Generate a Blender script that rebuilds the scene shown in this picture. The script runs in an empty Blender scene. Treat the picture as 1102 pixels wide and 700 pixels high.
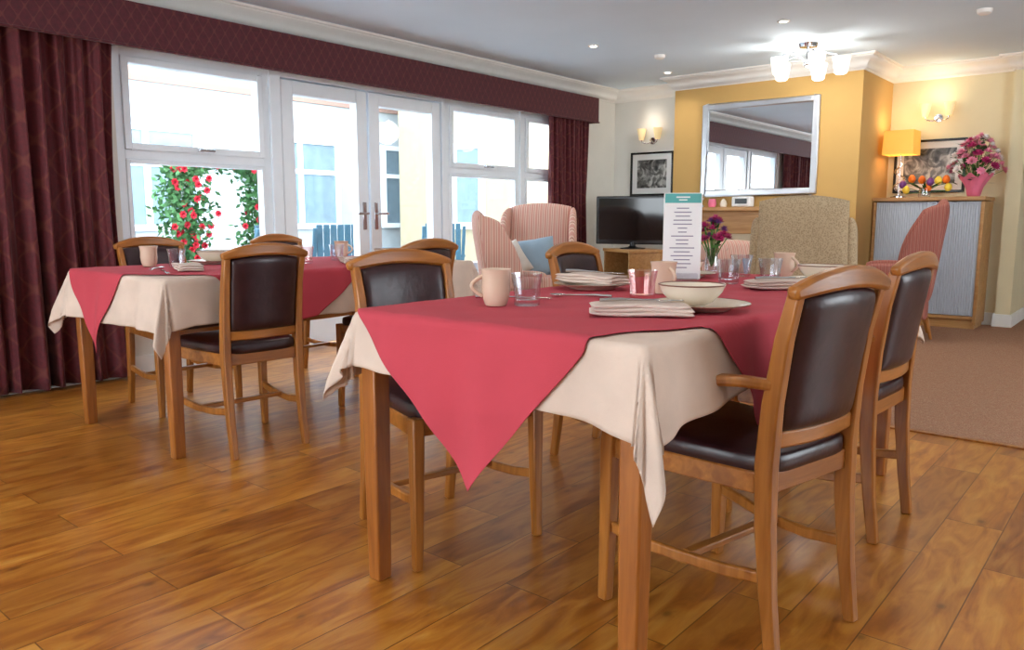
import bpy, bmesh, math, random
from mathutils import Vector, Matrix, noise
random.seed(7)
sc=bpy.context.scene
COL=sc.collection
pi=math.pi

# ------------------------------------------------------------ materials
def lin(c):
    return tuple(((x/255)/12.92 if x/255<=0.04045 else ((x/255+0.055)/1.055)**2.4) for x in c)+(1,)
class NT:
    def __init__(s,name):
        s.m=bpy.data.materials.new(name);s.m.use_nodes=True;s.t=s.m.node_tree;s.t.nodes.clear()
        s.o=s.n('ShaderNodeOutputMaterial')
    def n(s,ty,**k):
        x=s.t.nodes.new(ty)
        for a,b in k.items():
            if a in x.inputs: x.inputs[a].default_value=b
            else: setattr(x,a,b)
        return x
    def l(s,a,b): s.t.links.new(a,b)
    def ramp(s,fac,stops):
        r=s.n('ShaderNodeValToRGB');e=r.color_ramp.elements
        e[0].position=stops[0][0];e[0].color=stops[0][1];e[1].position=stops[-1][0];e[1].color=stops[-1][1]
        for p,c in stops[1:-1]:
            q=e.new(p);q.color=c
        s.l(fac,r.inputs[0]);return r.outputs[0]
    def math(s,op,a,b=None):
        x=s.n('ShaderNodeMath');x.operation=op
        for i,v in enumerate((a,b)):
            if v is None: continue
            if isinstance(v,(int,float)): x.inputs[i].default_value=v
            else: s.l(v,x.inputs[i])
        return x.outputs[0]
    def mix(s,f,a,b,bl='MIX'):
        x=s.n('ShaderNodeMix');x.data_type='RGBA';x.blend_type=bl
        for i,v in ((0,f),(6,a),(7,b)):
            if isinstance(v,(int,float)): x.inputs[i].default_value=v
            elif isinstance(v,tuple): x.inputs[i].default_value=v
            else: s.l(v,x.inputs[i])
        return x.outputs[2]
    def coord(s,scale=(1,1,1),rot=(0,0,0),kind='Object'):
        c=s.n('ShaderNodeTexCoord');m=s.n('ShaderNodeMapping');m.inputs['Scale'].default_value=scale;m.inputs['Rotation'].default_value=rot
        s.l(c.outputs[kind],m.inputs[0]);return m.outputs[0]
    def bsdf(s,col,rough=.5,metal=0,bump=None,bs=.2,bd=.01,**k):
        b=s.n('ShaderNodeBsdfPrincipled')
        if isinstance(col,tuple): b.inputs['Base Color'].default_value=col
        else: s.l(col,b.inputs['Base Color'])
        if isinstance(rough,(int,float)): b.inputs['Roughness'].default_value=rough
        else: s.l(rough,b.inputs['Roughness'])
        b.inputs['Metallic'].default_value=metal
        for a,v in k.items(): b.inputs[a.replace('_',' ')].default_value=v
        if bump is not None:
            u=s.n('ShaderNodeBump');u.inputs['Strength'].default_value=bs;u.inputs['Distance'].default_value=bd
            s.l(bump,u.inputs['Height']);s.l(u.outputs[0],b.inputs['Normal'])
        s.l(b.outputs[0],s.o.inputs[0]);return s.m
def plain(name,c,rough=.5,metal=0,var=.08,scale=8,bs=0.1,**k):
    t=NT(name);co=t.coord();nz=t.n('ShaderNodeTexNoise',Scale=scale,Detail=4.0);t.l(co,nz.inputs['Vector'])
    a=lin(c);d=tuple(x*(1-var) for x in a[:3])+(1,);e=tuple(min(1,x*(1+var)) for x in a[:3])+(1,)
    col=t.ramp(nz.outputs[0],[(.3,d),(.7,e)])
    return t.bsdf(col,rough,metal,bump=nz.outputs[0] if bs else None,bs=bs,**k)
def wood(name,c1,c2,rough=.35,scale=1,axis=2):
    t=NT(name);s=[14*scale]*3;s[axis]=1.4*scale
    co=t.coord(tuple(s));nz=t.n('ShaderNodeTexNoise',Scale=2.2,Detail=6.0,Distortion=.8);t.l(co,nz.inputs['Vector'])
    n2=t.n('ShaderNodeTexNoise',Scale=9.0,Detail=3.0);t.l(co,n2.inputs['Vector'])
    col=t.ramp(nz.outputs[0],[(.3,lin(c1)),(.7,lin(c2))])
    col=t.mix(t.math('MULTIPLY',n2.outputs[0],.35),col,lin(tuple(x*.7 for x in c1)))
    return t.bsdf(col,rough,bump=n2.outputs[0],bs=.05)
def fabric(name,c,rough=.9,var=.12,weave=500,bs=.25,sheen=.0):
    t=NT(name);co=t.coord();n=t.n('ShaderNodeTexNoise',Scale=6.0,Detail=5.0);t.l(co,n.inputs['Vector'])
    w=t.n('ShaderNodeTexNoise',Scale=float(weave),Detail=1.0);t.l(co,w.inputs['Vector'])
    a=lin(c);d=tuple(x*(1-var) for x in a[:3])+(1,);e=tuple(min(1,x*(1+var)) for x in a[:3])+(1,)
    col=t.ramp(n.outputs[0],[(.3,d),(.7,e)]);col=t.mix(t.math('MULTIPLY',w.outputs[0],.25),col,d)
    return t.bsdf(col,rough,bump=w.outputs[0],bs=bs,bd=.002,Sheen_Weight=sheen)
def stripes(name,axis,c1,c2,freq=28,c3=None):
    t=NT(name);c=t.n('ShaderNodeTexCoord');sp=t.n('ShaderNodeSeparateXYZ');t.l(c.outputs['Object'],sp.inputs[0])
    v=t.math('MULTIPLY',sp.outputs[axis],float(freq));fr=t.math('FRACT',v)
    col=t.ramp(fr,[(0,lin(c1)),(.42,lin(c1)),(.46,lin(c2)),(.62,lin(c2)),(.66,lin(c3 or c1)),(.74,lin(c3 or c1)),(.78,lin(c2)),(1,lin(c2))])
    n=t.n('ShaderNodeTexNoise',Scale=300.0);t.l(c.outputs['Object'],n.inputs['Vector'])
    return t.bsdf(col,.85,bump=n.outputs[0],bs=.2,bd=.002)
def emis(name,c,st,base=None):
    t=NT(name);b=t.n('ShaderNodeBsdfPrincipled');b.inputs['Base Color'].default_value=lin(base or c);b.inputs['Emission Color'].default_value=lin(c);b.inputs['Emission Strength'].default_value=st
    b.inputs['Roughness'].default_value=.6;t.l(b.outputs[0],t.o.inputs[0]);return t.m
def glasspane(name,tint=(1,1,1,1),fac=.06):
    t=NT(name);a=t.n('ShaderNodeBsdfTransparent');a.inputs[0].default_value=tint;g=t.n('ShaderNodeBsdfGlossy');g.inputs['Roughness'].default_value=.02
    n=t.n('ShaderNodeTexNoise',Scale=2.0);f=t.math('ADD',t.math('MULTIPLY',n.outputs[0],.01),fac)
    m=t.n('ShaderNodeMixShader');t.l(f,m.inputs[0]);t.l(a.outputs[0],m.inputs[1]);t.l(g.outputs[0],m.inputs[2]);t.l(m.outputs[0],t.o.inputs[0]);return t.m
def glassm(name,tint=(1,1,1,1)):
    t=NT(name);a=t.n('ShaderNodeBsdfTransparent');a.inputs[0].default_value=tint;g=t.n('ShaderNodeBsdfGlossy');g.inputs['Roughness'].default_value=.03
    fr=t.n('ShaderNodeLayerWeight',Blend=.35);f=t.math('ADD',t.math('MULTIPLY',fr.outputs[1],.75),.06)
    m=t.n('ShaderNodeMixShader');t.l(f,m.inputs[0]);t.l(a.outputs[0],m.inputs[1]);t.l(g.outputs[0],m.inputs[2]);t.l(m.outputs[0],t.o.inputs[0]);return t.m
def damask(name,c1,c2,scale=1.,hi=.5):
    t=NT(name);c=t.n('ShaderNodeTexCoord');sp=t.n('ShaderNodeSeparateXYZ');t.l(c.outputs['Object'],sp.inputs[0])
    y=t.math('MULTIPLY',sp.outputs[1],38.*scale);z=t.math('MULTIPLY',sp.outputs[2],24.*scale)
    a=t.math('SINE',t.math('ADD',y,z));b=t.math('SINE',t.math('SUBTRACT',y,z))
    m=t.math('MULTIPLY',a,b);m=t.math('ABSOLUTE',m)
    f=t.ramp(m,[(0,(1,1,1,1)),(.07,(.6,.6,.6,1)),(.16,(0,0,0,1)),(1,(0,0,0,1))])
    n=t.n('ShaderNodeTexNoise',Scale=40.0,Detail=3.0);t.l(c.outputs['Object'],n.inputs['Vector'])
    base=t.ramp(n.outputs[0],[(.3,lin(tuple(x*.8 for x in c1))),(.7,lin(c1))])
    col=t.mix(t.math('MULTIPLY',f,hi),base,lin(c2))
    return t.bsdf(col,.75,bump=n.outputs[0],bs=.15,bd=.003,Sheen_Weight=.1)

def floor_mat():
    t=NT('laminate_floor');c=t.n('ShaderNodeTexCoord');sp=t.n('ShaderNodeSeparateXYZ');t.l(c.outputs['Object'],sp.inputs[0])
    cb=t.n('ShaderNodeCombineXYZ');t.l(sp.outputs[1],cb.inputs[0]);t.l(sp.outputs[0],cb.inputs[1])
    def brick(w,h,off):
        b=t.n('ShaderNodeTexBrick');b.offset=off;b.offset_frequency=2
        b.inputs['Color1'].default_value=(0,0,0,1);b.inputs['Color2'].default_value=(1,1,1,1);b.inputs['Mortar'].default_value=(.5,.5,.5,1)
        b.inputs['Scale'].default_value=1;b.inputs['Mortar Size'].default_value=.0018;b.inputs['Mortar Smooth'].default_value=.1
        b.inputs['Brick Width'].default_value=w;b.inputs['Row Height'].default_value=h;t.l(cb.outputs[0],b.inputs['Vector']);return b
    b=brick(.95,.165,.37)
    ad=t.n('ShaderNodeVectorMath');ad.operation='ADD';sc_=t.n('ShaderNodeVectorMath');sc_.operation='SCALE';sc_.inputs['Scale'].default_value=7.3
    t.l(b.outputs['Color'],sc_.inputs[0]);t.l(cb.outputs[0],ad.inputs[0]);t.l(sc_.outputs[0],ad.inputs[1])
    mp=t.n('ShaderNodeMapping');mp.inputs['Scale'].default_value=(2.0,9,1);t.l(ad.outputs[0],mp.inputs[0])
    g=t.n('ShaderNodeTexNoise',Scale=2.0,Detail=8.0,Distortion=1.0);t.l(mp.outputs[0],g.inputs['Vector'])
    mq=t.n('ShaderNodeMapping');mq.inputs['Scale'].default_value=(3,46,1);t.l(ad.outputs[0],mq.inputs[0])
    g2=t.n('ShaderNodeTexNoise',Scale=4.0,Detail=4.0);t.l(mq.outputs[0],g2.inputs['Vector'])
    mk=t.n('ShaderNodeMapping');mk.inputs['Scale'].default_value=(2.6,4.2,1);t.l(ad.outputs[0],mk.inputs[0])
    vo=t.n('ShaderNodeTexVoronoi',Scale=1.9,Randomness=1.0);t.l(mk.outputs[0],vo.inputs['Vector'])
    kn=t.ramp(vo.outputs['Distance'],[(0,(1,1,1,1)),(.05,(.8,.8,.8,1)),(.11,(.25,.25,.25,1)),(.28,(0,0,0,1))])
    col=t.ramp(g.outputs[0],[(.3,lin((152,88,28))),(.43,lin((186,116,40))),(.56,lin((206,140,56))),(.72,lin((220,162,78)))])
    tone=t.ramp(b.outputs['Color'],[(0,lin((206,192,174))),(1,lin((255,250,240)))])
    col=t.mix(.9,col,tone,'MULTIPLY')
    col=t.mix(t.math('MULTIPLY',g2.outputs[0],.3),col,lin((116,60,18)))
    col=t.mix(t.math('MULTIPLY',kn,.7),col,lin((78,36,12)))
    col=t.mix(t.math('MULTIPLY',b.outputs['Fac'],.7),col,lin((68,32,10)))
    return t.bsdf(col,.29,bump=t.math('SUBTRACT',t.math('MULTIPLY',g2.outputs[0],.3),t.math('MULTIPLY',b.outputs['Fac'],2.)),bs=.1,bd=.002)
def carpet_mat():
    t=NT('carpet');co=t.coord();n=t.n('ShaderNodeTexNoise',Scale=180.0,Detail=2.0);t.l(co,n.inputs['Vector'])
    ch=t.n('ShaderNodeTexVoronoi',Scale=45.0);t.l(co,ch.inputs['Vector'])
    col=t.ramp(n.outputs[0],[(.35,lin((130,94,68))),(.65,lin((180,140,108)))])
    col=t.mix(t.math('MULTIPLY',ch.outputs['Distance'],.5),col,lin((150,90,64)))
    return t.bsdf(col,.95,bump=n.outputs[0],bs=.5,bd=.006)
def picture_mat():
    t=NT('monochrome_photo_print');co=t.coord((1,1,1));n=t.n('ShaderNodeTexNoise',Scale=9.0,Detail=6.0,Distortion=1.5);t.l(co,n.inputs['Vector'])
    col=t.ramp(n.outputs[0],[(.35,(.02,.02,.02,1)),(.5,(.16,.16,.15,1)),(.65,(.6,.6,.57,1))]);return t.bsdf(col,.3)

M={}
M['oak']=wood('honey_oak',(146,86,30),(192,124,56),.3)
M['oakx']=wood('honey_oak_rail',(146,86,30),(192,124,56),.3,axis=1)
M['oakd']=wood('table_oak',(142,80,28),(184,112,46),.35)
M['leather']=plain('dark_leather',(50,26,30),.32,var=.2,scale=30,bs=.12)
M['white_cloth']=fabric('cream_linen',(216,194,178))
M['pink_cloth']=fabric('rose_pink_linen',(190,64,78),var=.06)
M['napkin']=fabric('napkin_cloth',(214,194,182))
M['china']=plain('cream_china',(232,218,198),.18,var=.02,bs=0)
M['mugm']=plain('beige_glazed_stoneware',(218,190,166),.22,var=.03,bs=0)
M['rim']=plain('brown_rim_glaze',(120,70,50),.3,bs=0)
M['steel']=plain('polished_steel',(200,200,200),.18,1,var=.03,bs=0)
M['chrome']=plain('chrome',(200,200,205),.12,1,var=.02,bs=0)
M['glass']=glassm('tumbler_glass',(.95,.96,.98,1))
M['pinkglass']=glassm('pink_glass',(.99,.9,.89,1))
M['pane']=glasspane('window_glass',fac=.02)
M['upvc']=plain('white_upvc',(236,245,252),.3,var=.02,bs=0)
M['wallc']=plain('cream_wall_paint',(226,224,216),.85,var=.03,scale=3,bs=.03)
M['wally']=plain('gold_wall_paint',(204,164,98),.85,var=.03,scale=3,bs=.03)
M['wally2']=plain('pale_yellow_wall_paint',(228,214,176),.85,var=.03,scale=3,bs=.03)
M['ceil']=plain('ceiling_paint',(218,234,246),.9,var=.02,scale=2,bs=.02)
M['trim']=plain('trim_gloss_white',(238,236,230),.5,var=.02,bs=0)
M['floor']=floor_mat();M['carpet']=carpet_mat()
M['curtain']=damask('burgundy_curtain',(96,20,30),(138,76,56),.55,.35)
M['pelmet']=damask('burgundy_pelmet',(86,22,34),(126,70,60),1.1,.35)
M['st_y']=stripes('pink_stripe_upholstery',1,(202,146,132),(216,182,162),24,(168,106,96))
M['st_x']=stripes('pink_stripe_upholstery_side',0,(202,146,132),(216,182,162),24,(168,106,96))
M['rs_y']=stripes('rose_stripe_upholstery',1,(160,88,78),(184,122,106),34,(128,62,56))
M['rs_x']=stripes('rose_stripe_upholstery_side',0,(160,88,78),(184,122,106),34,(128,62,56))
def tweed():
    t=NT('beige_woven_upholstery');co=t.coord();v=t.n('ShaderNodeTexVoronoi',Scale=110.0);t.l(co,v.inputs['Vector'])
    col=t.ramp(v.outputs['Distance'],[(.15,lin((144,122,92))),(.6,lin((182,160,128)))]);return t.bsdf(col,.9,bump=v.outputs['Distance'],bs=.3,bd=.003)
M['tweed']=tweed()
M['black']=plain('black_plastic',(14,14,16),.25,var=.1,bs=0)
M['screen']=plain('dark_tv_screen',(6,7,9),.08,var=.05,bs=0)
M['mirror']=plain('mirror_silvering',(235,238,240),.01,1,var=.0,bs=0)
M['silver']=plain('brushed_silver_frame',(210,212,216),.35,1,var=.05,bs=.05)
M['paper']=plain('white_paper',(238,238,236),.5,var=.01,bs=0)
M['teal']=plain('teal_print',(90,170,165),.5,var=.03,bs=0)
M['ink']=plain('grey_print',(130,122,144),.6,var=.03,bs=0)
M['print']=picture_mat()
M['tambour']=plain('grey_blue_tambour',(196,203,214),.45,var=.03,bs=0)
M['lightwood']=wood('pale_beech',(176,124,70),(206,158,100),.4,axis=0)
M['shade_on']=emis('lit_frosted_shade',(255,250,240),1.4)
M['shade_gold']=emis('lit_gold_lampshade',(255,186,70),.55,(225,170,80))
M['shade_cream']=emis('lit_cream_shade',(255,226,170),.35)
M['bulb']=emis('downlight_bulb',(255,250,240),30.)
M['leaf']=plain('green_leaf',(74,124,50),.6,var=.35,scale=20,bs=0)
M['leafd']=plain('dark_green_leaf',(40,86,36),.6,var=.35,scale=20,bs=0)
M['leafo']=plain('garden_rose_leaf',(56,104,52),.7,var=.4,scale=20,bs=0)
M['magenta']=plain('magenta_petal',(190,40,110),.6,var=.2,bs=0)
M['pinkp']=plain('pink_petal',(244,150,180),.6,var=.15,bs=0)
M['redp']=plain('red_rose_petal',(206,30,56),.6,var=.15,bs=0)
M['orangep']=plain('orange_petal',(250,120,20),.55,var=.1,bs=0)
M['yellowp']=plain('yellow_petal',(250,214,70),.55,var=.1,bs=0)
M['purplep']=plain('purple_petal',(120,60,130),.55,var=.1,bs=0)
M['whitep']=plain('white_petal',(246,240,240),.55,var=.05,bs=0)
M['pinkpaper']=plain('pink_wrapping_paper',(236,120,150),.5,var=.1,bs=.1)
M['blue']=plain('blue_grey_patio_paint',(52,94,112),.5,var=.08,bs=0)
M['teal_cushion']=fabric('pale_blue_cushion',(150,172,186))
M['cream_cushion']=fabric('cream_cushion',(214,206,196))
M['render']=plain('exterior_render',(164,172,176),.9,var=.04,bs=.1)
M['extc']=plain('exterior_cream_render',(158,148,122),.9,var=.05,bs=.05)
M['paving']=plain('patio_paving',(150,152,150),.9,var=.15,bs=.2)
M['extglass']=plain('exterior_window_glass',(112,132,144),.1,var=.1,bs=0)
M['roof']=plain('slate_roof',(130,128,130),.8,var=.2,bs=.3)
def brickm():
    t=NT('exterior_brick');co=t.coord((1,1,1),(pi/2,0,pi/2));b=t.n('ShaderNodeTexBrick',Scale=4.5);t.l(co,b.inputs[0])
    b.inputs['Color1'].default_value=lin((140,108,96));b.inputs['Color2'].default_value=lin((150,120,108));b.inputs['Mortar'].default_value=lin((150,142,136));return t.bsdf(b.outputs[0],.9)
M['brick']=brickm()
M['fire']=plain('dark_firebox',(22,20,20),.7,bs=.1)
M['hearth']=plain('marble_hearth',(206,190,160),.3,var=.08,bs=0)

# ------------------------------------------------------------ mesh helpers
def mk(name,V,Fc,mat,parent=None,smooth=True,bevel=0,loc=None,rot=None,angle=40):
    me=bpy.data.meshes.new(name);me.from_pydata([tuple(v) for v in V],[],Fc);me.validate()
    bm=bmesh.new();bm.from_mesh(me);bmesh.ops.remove_doubles(bm,verts=bm.verts,dist=1e-6)
    bmesh.ops.recalc_face_normals(bm,faces=bm.faces)
    bm.to_mesh(me);bm.free()
    o=bpy.data.objects.new(name,me);COL.objects.link(o)
    me.materials.append(mat)
    if smooth:
        for p in me.polygons: p.use_smooth=True
        try: me.set_sharp_from_angle(angle=math.radians(angle))
        except Exception: pass
    if bevel:
        b=o.modifiers.new('b','BEVEL');b.width=bevel;b.segments=2;b.limit_method='ANGLE'
    if parent: o.parent=parent
    if loc: o.location=loc
    if rot: o.rotation_euler=rot
    return o
def boxv(c,s):
    x,y,z=c;a,b,d=s[0]/2,s[1]/2,s[2]/2
    V=[(x+i*a,y+j*b,z+k*d) for i in(-1,1) for j in(-1,1) for k in(-1,1)]
    F=[(0,1,3,2),(4,6,7,5),(0,4,5,1),(2,3,7,6),(0,2,6,4),(1,5,7,3)];return V,F
def join(parts):
    V=[];F=[]
    for v,f in parts:
        n=len(V);V+=list(v);F+=[tuple(i+n for i in q) for q in f]
    return V,F
def box(name,c,s,mat,parent=None,bevel=.004,**k):
    V,F=boxv(c,s);return mk(name,V,F,mat,parent,bevel=bevel,**k)
def boxes(name,L,mat,parent=None,bevel=.004,**k):
    V,F=join([boxv(c,s) for c,s in L]);return mk(name,V,F,mat,parent,bevel=bevel,**k)
def b2(x0,x1,y0,y1,z0,z1): return ((x0+x1)/2,(y0+y1)/2,(z0+z1)/2),(abs(x1-x0),abs(y1-y0),abs(z1-z0))
def sweepv(P,W,side=(0,1,0)):
    P=[Vector(p) for p in P];s=Vector(side).normalized();V=[];F=[]
    if isinstance(W,tuple): W=[W]*len(P)
    for i,p in enumerate(P):
        t=(P[min(i+1,len(P)-1)]-P[max(i-1,0)]).normalized();s2=(s-t*s.dot(t)).normalized();n=t.cross(s2)
        a,b=W[i][0]/2,W[i][1]/2
        V+=[p+s2*a+n*b,p-s2*a+n*b,p-s2*a-n*b,p+s2*a-n*b]
        if i:
            q=4*(i-1)
            for k in range(4): F.append((q+k,q+(k+1)%4,q+4+(k+1)%4,q+4+k))
    F.append((3,2,1,0));n=len(V);F.append((n-4,n-3,n-2,n-1));return V,F
def sweep(name,P,W,mat,parent=None,side=(0,1,0),bevel=.005,**k):
    V,F=sweepv(P,W,side);return mk(name,V,F,mat,parent,bevel=bevel,**k)
def tubev(P,r,seg=10):
    P=[Vector(p) for p in P];V=[];F=[]
    R=r if isinstance(r,(list,tuple)) else [r]*len(P)
    up=Vector((0,0,1));prev=None
    for i,p in enumerate(P):
        t=(P[min(i+1,len(P)-1)]-P[max(i-1,0)]).normalized()
        if prev is None:
            a=t.cross(up)
            if a.length<.05: a=t.cross(Vector((1,0,0)))
        else: a=prev-t*prev.dot(t)
        a.normalize();prev=a;b=t.cross(a)
        for k in range(seg):
            an=2*pi*k/seg;V.append(p+(a*math.cos(an)+b*math.sin(an))*R[i])
        if i:
            q=seg*(i-1)
            for k in range(seg): F.append((q+k,q+(k+1)%seg,q+seg+(k+1)%seg,q+seg+k))
    F.append(tuple(range(seg))[::-1]);n=len(V);F.append(tuple(range(n-seg,n)));return V,F
def tube(name,P,r,mat,parent=None,seg=10,**k):
    V,F=tubev(P,r,seg);return mk(name,V,F,mat,parent,**k)
def lathev(prof,seg=32,c=(0,0,0)):
    V=[];F=[]
    for r,z in prof:
        for k in range(seg):
            a=2*pi*k/seg;V.append((c[0]+r*math.cos(a),c[1]+r*math.sin(a),c[2]+z))
    for i in range(len(prof)-1):
        for k in range(seg): F.append((i*seg+k,i*seg+(k+1)%seg,(i+1)*seg+(k+1)%seg,(i+1)*seg+k))
    return V,F
def lathe(name,prof,mat,parent=None,seg=32,c=(0,0,0),**k):
    V,F=lathev(prof,seg,c);return mk(name,V,F,mat,parent,**k)
def superv(c,s,e=.3,e2=.3,nu=28,nv=16):
    V=[];F=[]
    def p(x,q): return math.copysign(abs(x)**q,x)
    for i in range(nv+1):
        ph=-pi/2+pi*i/nv
        for j in range(nu):
            th=2*pi*j/nu
            V.append((c[0]+s[0]/2*p(math.cos(ph),e)*p(math.cos(th),e2),c[1]+s[1]/2*p(math.cos(ph),e)*p(math.sin(th),e2),c[2]+s[2]/2*p(math.sin(ph),e)))
    for i in range(nv):
        for j in range(nu): F.append((i*nu+j,i*nu+(j+1)%nu,(i+1)*nu+(j+1)%nu,(i+1)*nu+j))
    return V,F
def soft(name,c,s,mat,parent=None,e=.3,e2=.3,**k):
    V,F=superv(c,s,e,e2);return mk(name,V,F,mat,parent,angle=180,**k)
def pillowv(fn,T,nu=20,nv=20,pw=6):
    V=[];F=[]
    for sgn in (1,-1):
        for i in range(nv+1):
            for j in range(nu+1):
                u=-1+2*j/nu;v=-1+2*i/nv
                u2=math.sin(u*pi/2);v2=math.sin(v*pi/2)
                p,n=fn(u2,v2);t=T*math.sqrt(max(0,(1-abs(u2)**pw)*(1-abs(v2)**pw)))
                V.append(Vector(p)+Vector(n).normalized()*t*sgn)
    m=(nu+1)*(nv+1)
    for s in (0,1):
        for i in range(nv):
            for j in range(nu):
                a=s*m+i*(nu+1)+j;q=(a,a+1,a+nu+2,a+nu+1);F.append(q if s==0 else q[::-1])
    return V,F
def pillow(name,fn,T,mat,parent=None,pw=6,**k):
    V,F=pillowv(fn,T,pw=pw);return mk(name,V,F,mat,parent,angle=180,**k)
def empty(name,label,cat,loc=(0,0,0),rz=0,**k):
    o=bpy.data.objects.new(name,None);o.empty_display_size=.1;COL.objects.link(o);o.location=loc;o.rotation_euler=(0,0,rz);tag(o,label,cat,**k);return o
def tag(o,label,cat,**k):
    o['label']=label;o['category']=cat
    for a,b in k.items(): o[a]=b
    return o
def struct(o,label=None):
    o['kind']='structure'
    if label: o['label']=label
    return o
def dup(root,loc,rz,label=None):
    n=root.copy();COL.objects.link(n);n.location=loc;n.rotation_euler=(0,0,rz)
    if label: n['label']=label
    def rec(a,b):
        for ch in a.children:
            c=ch.copy();c.parent=b;COL.objects.link(c);rec(ch,c)
    rec(root,n);return n
D=math.radians

# ------------------------------------------------------------ room shell
H=2.42;XW=-5.0
def plane_box(name,b,mat,label=None,bevel=0): 
    c,s=b2(*b);return struct(box(name,c,s,mat,bevel=bevel),label)
plane_box('floor',(-5.2,3.2,-3.2,3.95,-.1,0),M['floor'])
plane_box('floor_carpet',(-5.2,3.2,3.95,10,-.1,.004),M['carpet'])
plane_box('trim_12',(-5.0,3.2,3.935,3.965,0,.008),M['oakx'])
plane_box('ceiling',(-5.3,3.3,-3.3,10,H,H+.1),M['ceil'])
ww=[b2(XW-.25,XW,-3.3,2.19,0,H),b2(XW-.25,XW,2.19,6.95,2.04,H),b2(XW-.25,XW,2.19,3.28,0,.5),b2(XW-.25,XW,5.04,6.95,0,.5),b2(XW-.25,XW,6.95,8.0,0,H)]
struct(boxes('wall_window',ww,M['wallc'],bevel=0))
struct(boxes('wall_alcove',[b2(-5.0,-4.05,7.8,8.0,0,H)],M['wallc'],bevel=0))
struct(boxes('wall_chimney',[b2(-4.05,-2.2,7.45,8.55,0,H)],M['wally'],bevel=0))
struct(boxes('wall_cabinet',[b2(-2.2,-1.18,8.4,8.6,0,H),b2(-1.18,-1.06,8.32,9.5,0,H)],M['wally2'],bevel=0))
struct(boxes('wall_corridor',[b2(-1.2,3.3,9.5,9.7,0,H)],M['wallc'],bevel=0))
struct(boxes('wall_side',[b2(3.0,3.2,-3.3,3.2,0,H),b2(3.0,3.2,3.2,5.4,2.1,H),b2(3.0,3.2,3.2,5.4,0,.5),b2(3.0,3.2,5.4,9.7,0,H)],M['wallc'],bevel=0))  # unseen wall, its opening added to let in fill daylight
struct(boxes('wall_rear',[b2(-5.2,-4.0,-3.4,-3.2,0,H),b2(-4.0,-.2,-3.4,-3.2,2.1,H),b2(-4.0,-.2,-3.4,-3.2,0,.5),b2(-.2,3.2,-3.4,-3.2,0,H)],M['wallc'],bevel=0))  # wall behind the camera; opening added and sized for daylight fill
def cornice(name,pts,mat):
    prof=[(0,-.13),(.012,-.13),(.018,-.115),(.03,-.11),(.04,-.08),(.065,-.045),(.095,-.03),(.1,-.018),(.115,-.015),(.12,0),(0,0)]
    V=[];F=[];n=len(prof);P=[Vector(p) for p in pts]
    for i,p in enumerate(P):
        def nrm(a,b):
            d=(b-a).normalized();return Vector((d.y,-d.x))
        if i==0: o=nrm(P[0],P[1])
        elif i==len(P)-1: o=nrm(P[-2],P[-1])
        else:
            a=nrm(P[i-1],p);b=nrm(p,P[i+1]);o=(a+b)/(1+a.dot(b))
        for q in prof: V.append((p.x+o.x*q[0],p.y+o.y*q[0],H+q[1]))
        if i:
            for k in range(n):
                F.append(((i-1)*n+k,(i-1)*n+(k+1)%n,i*n+(k+1)%n,i*n+k))
    return struct(mk(name,V,F,mat,angle=50))
cornice('trim_1',[(XW,-3.2),(XW,7.8),(-4.05,7.8),(-4.05,7.45),(-2.2,7.45),(-2.2,8.4),(-1.18,8.4),(-1.18,8.32),(-1.06,8.32),(-1.06,9.5),(3.0,9.5)],M['trim'])
struct(boxes('baseboard_window',[b2(XW,XW+.018,-3.2,3.3,0,.12),b2(XW,XW+.018,5.04,7.8,0,.12)],M['trim']))
struct(boxes('baseboard_back',[b2(-5,-4.05,7.782,7.8,0,.12),b2(-4.07,-4.05,7.45,7.8,0,.12),b2(-4.05,-2.2,7.43,7.45,0,.12),b2(-2.2,-1.18,8.382,8.4,0,.12),b2(-1.2,-1.04,8.3,8.32,0,.12),b2(-1.06,-1.042,8.32,9.5,0,.12),b2(-1.06,3,9.482,9.5,0,.12)],M['trim']))
def winbars(y0,y1,z0,z1,w=.06,x0=XW-.09,x1=XW-.02):
    return [b2(x0,x1,y0,y0+w,z0,z1),b2(x0,x1,y1-w,y1,z0,z1),b2(x0,x1,y0+w,y1-w,z0,z0+w),b2(x0,x1,y0+w,y1-w,z1-w,z1)]
def window(name,y0,y1,z0,z1,tr=None,handle=True):
    L=winbars(y0,y1,z0,z1,.055)
    if tr:
        L+=[b2(XW-.09,XW-.02,y0+.055,y1-.055,tr-.04,tr+.02)]
        L+=winbars(y0+.055,y1-.055,tr+.02,z1-.055,.042,XW-.08,XW-.005)
        L+=winbars(y0+.055,y1-.055,z0+.055,tr-.04,.025,XW-.08,XW-.012)
    o=struct(boxes(name,L,M['upvc'],bevel=.004))
    box('pane',*b2(XW-.055,XW-.05,y0+.03,y1-.03,z0+.03,z1-.03),M['pane'],o,bevel=0)
    if handle and tr:
        yc=(y0+y1)/2
        boxes('handle',[b2(XW-.005,XW+.012,yc-.02,yc+.02,tr+.03,tr+.055),b2(XW+.012,XW+.03,yc-.02,yc+.09,tr+.032,tr+.05)],M['chrome'],o)
    return o
window('window_1',2.19,3.28,.5,2.04,1.40)
window('window_2',5.05,6.1,.5,2.04,1.43)
window('window_3',6.13,6.93,.5,2.04,1.43,False)
struct(boxes('trim_2',[b2(XW-.12,XW,3.28,3.36,0,2.04),b2(XW-.12,XW,5.0,5.05,0,2.04),b2(XW-.12,XW,3.36,5.0,2.0,2.04),b2(XW-.1,XW,6.09,6.14,.5,2.04),b2(XW-.12,XW+.06,2.15,3.3,.47,.5),b2(XW-.12,XW+.06,5.04,6.97,.47,.5)],M['upvc']))
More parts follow.
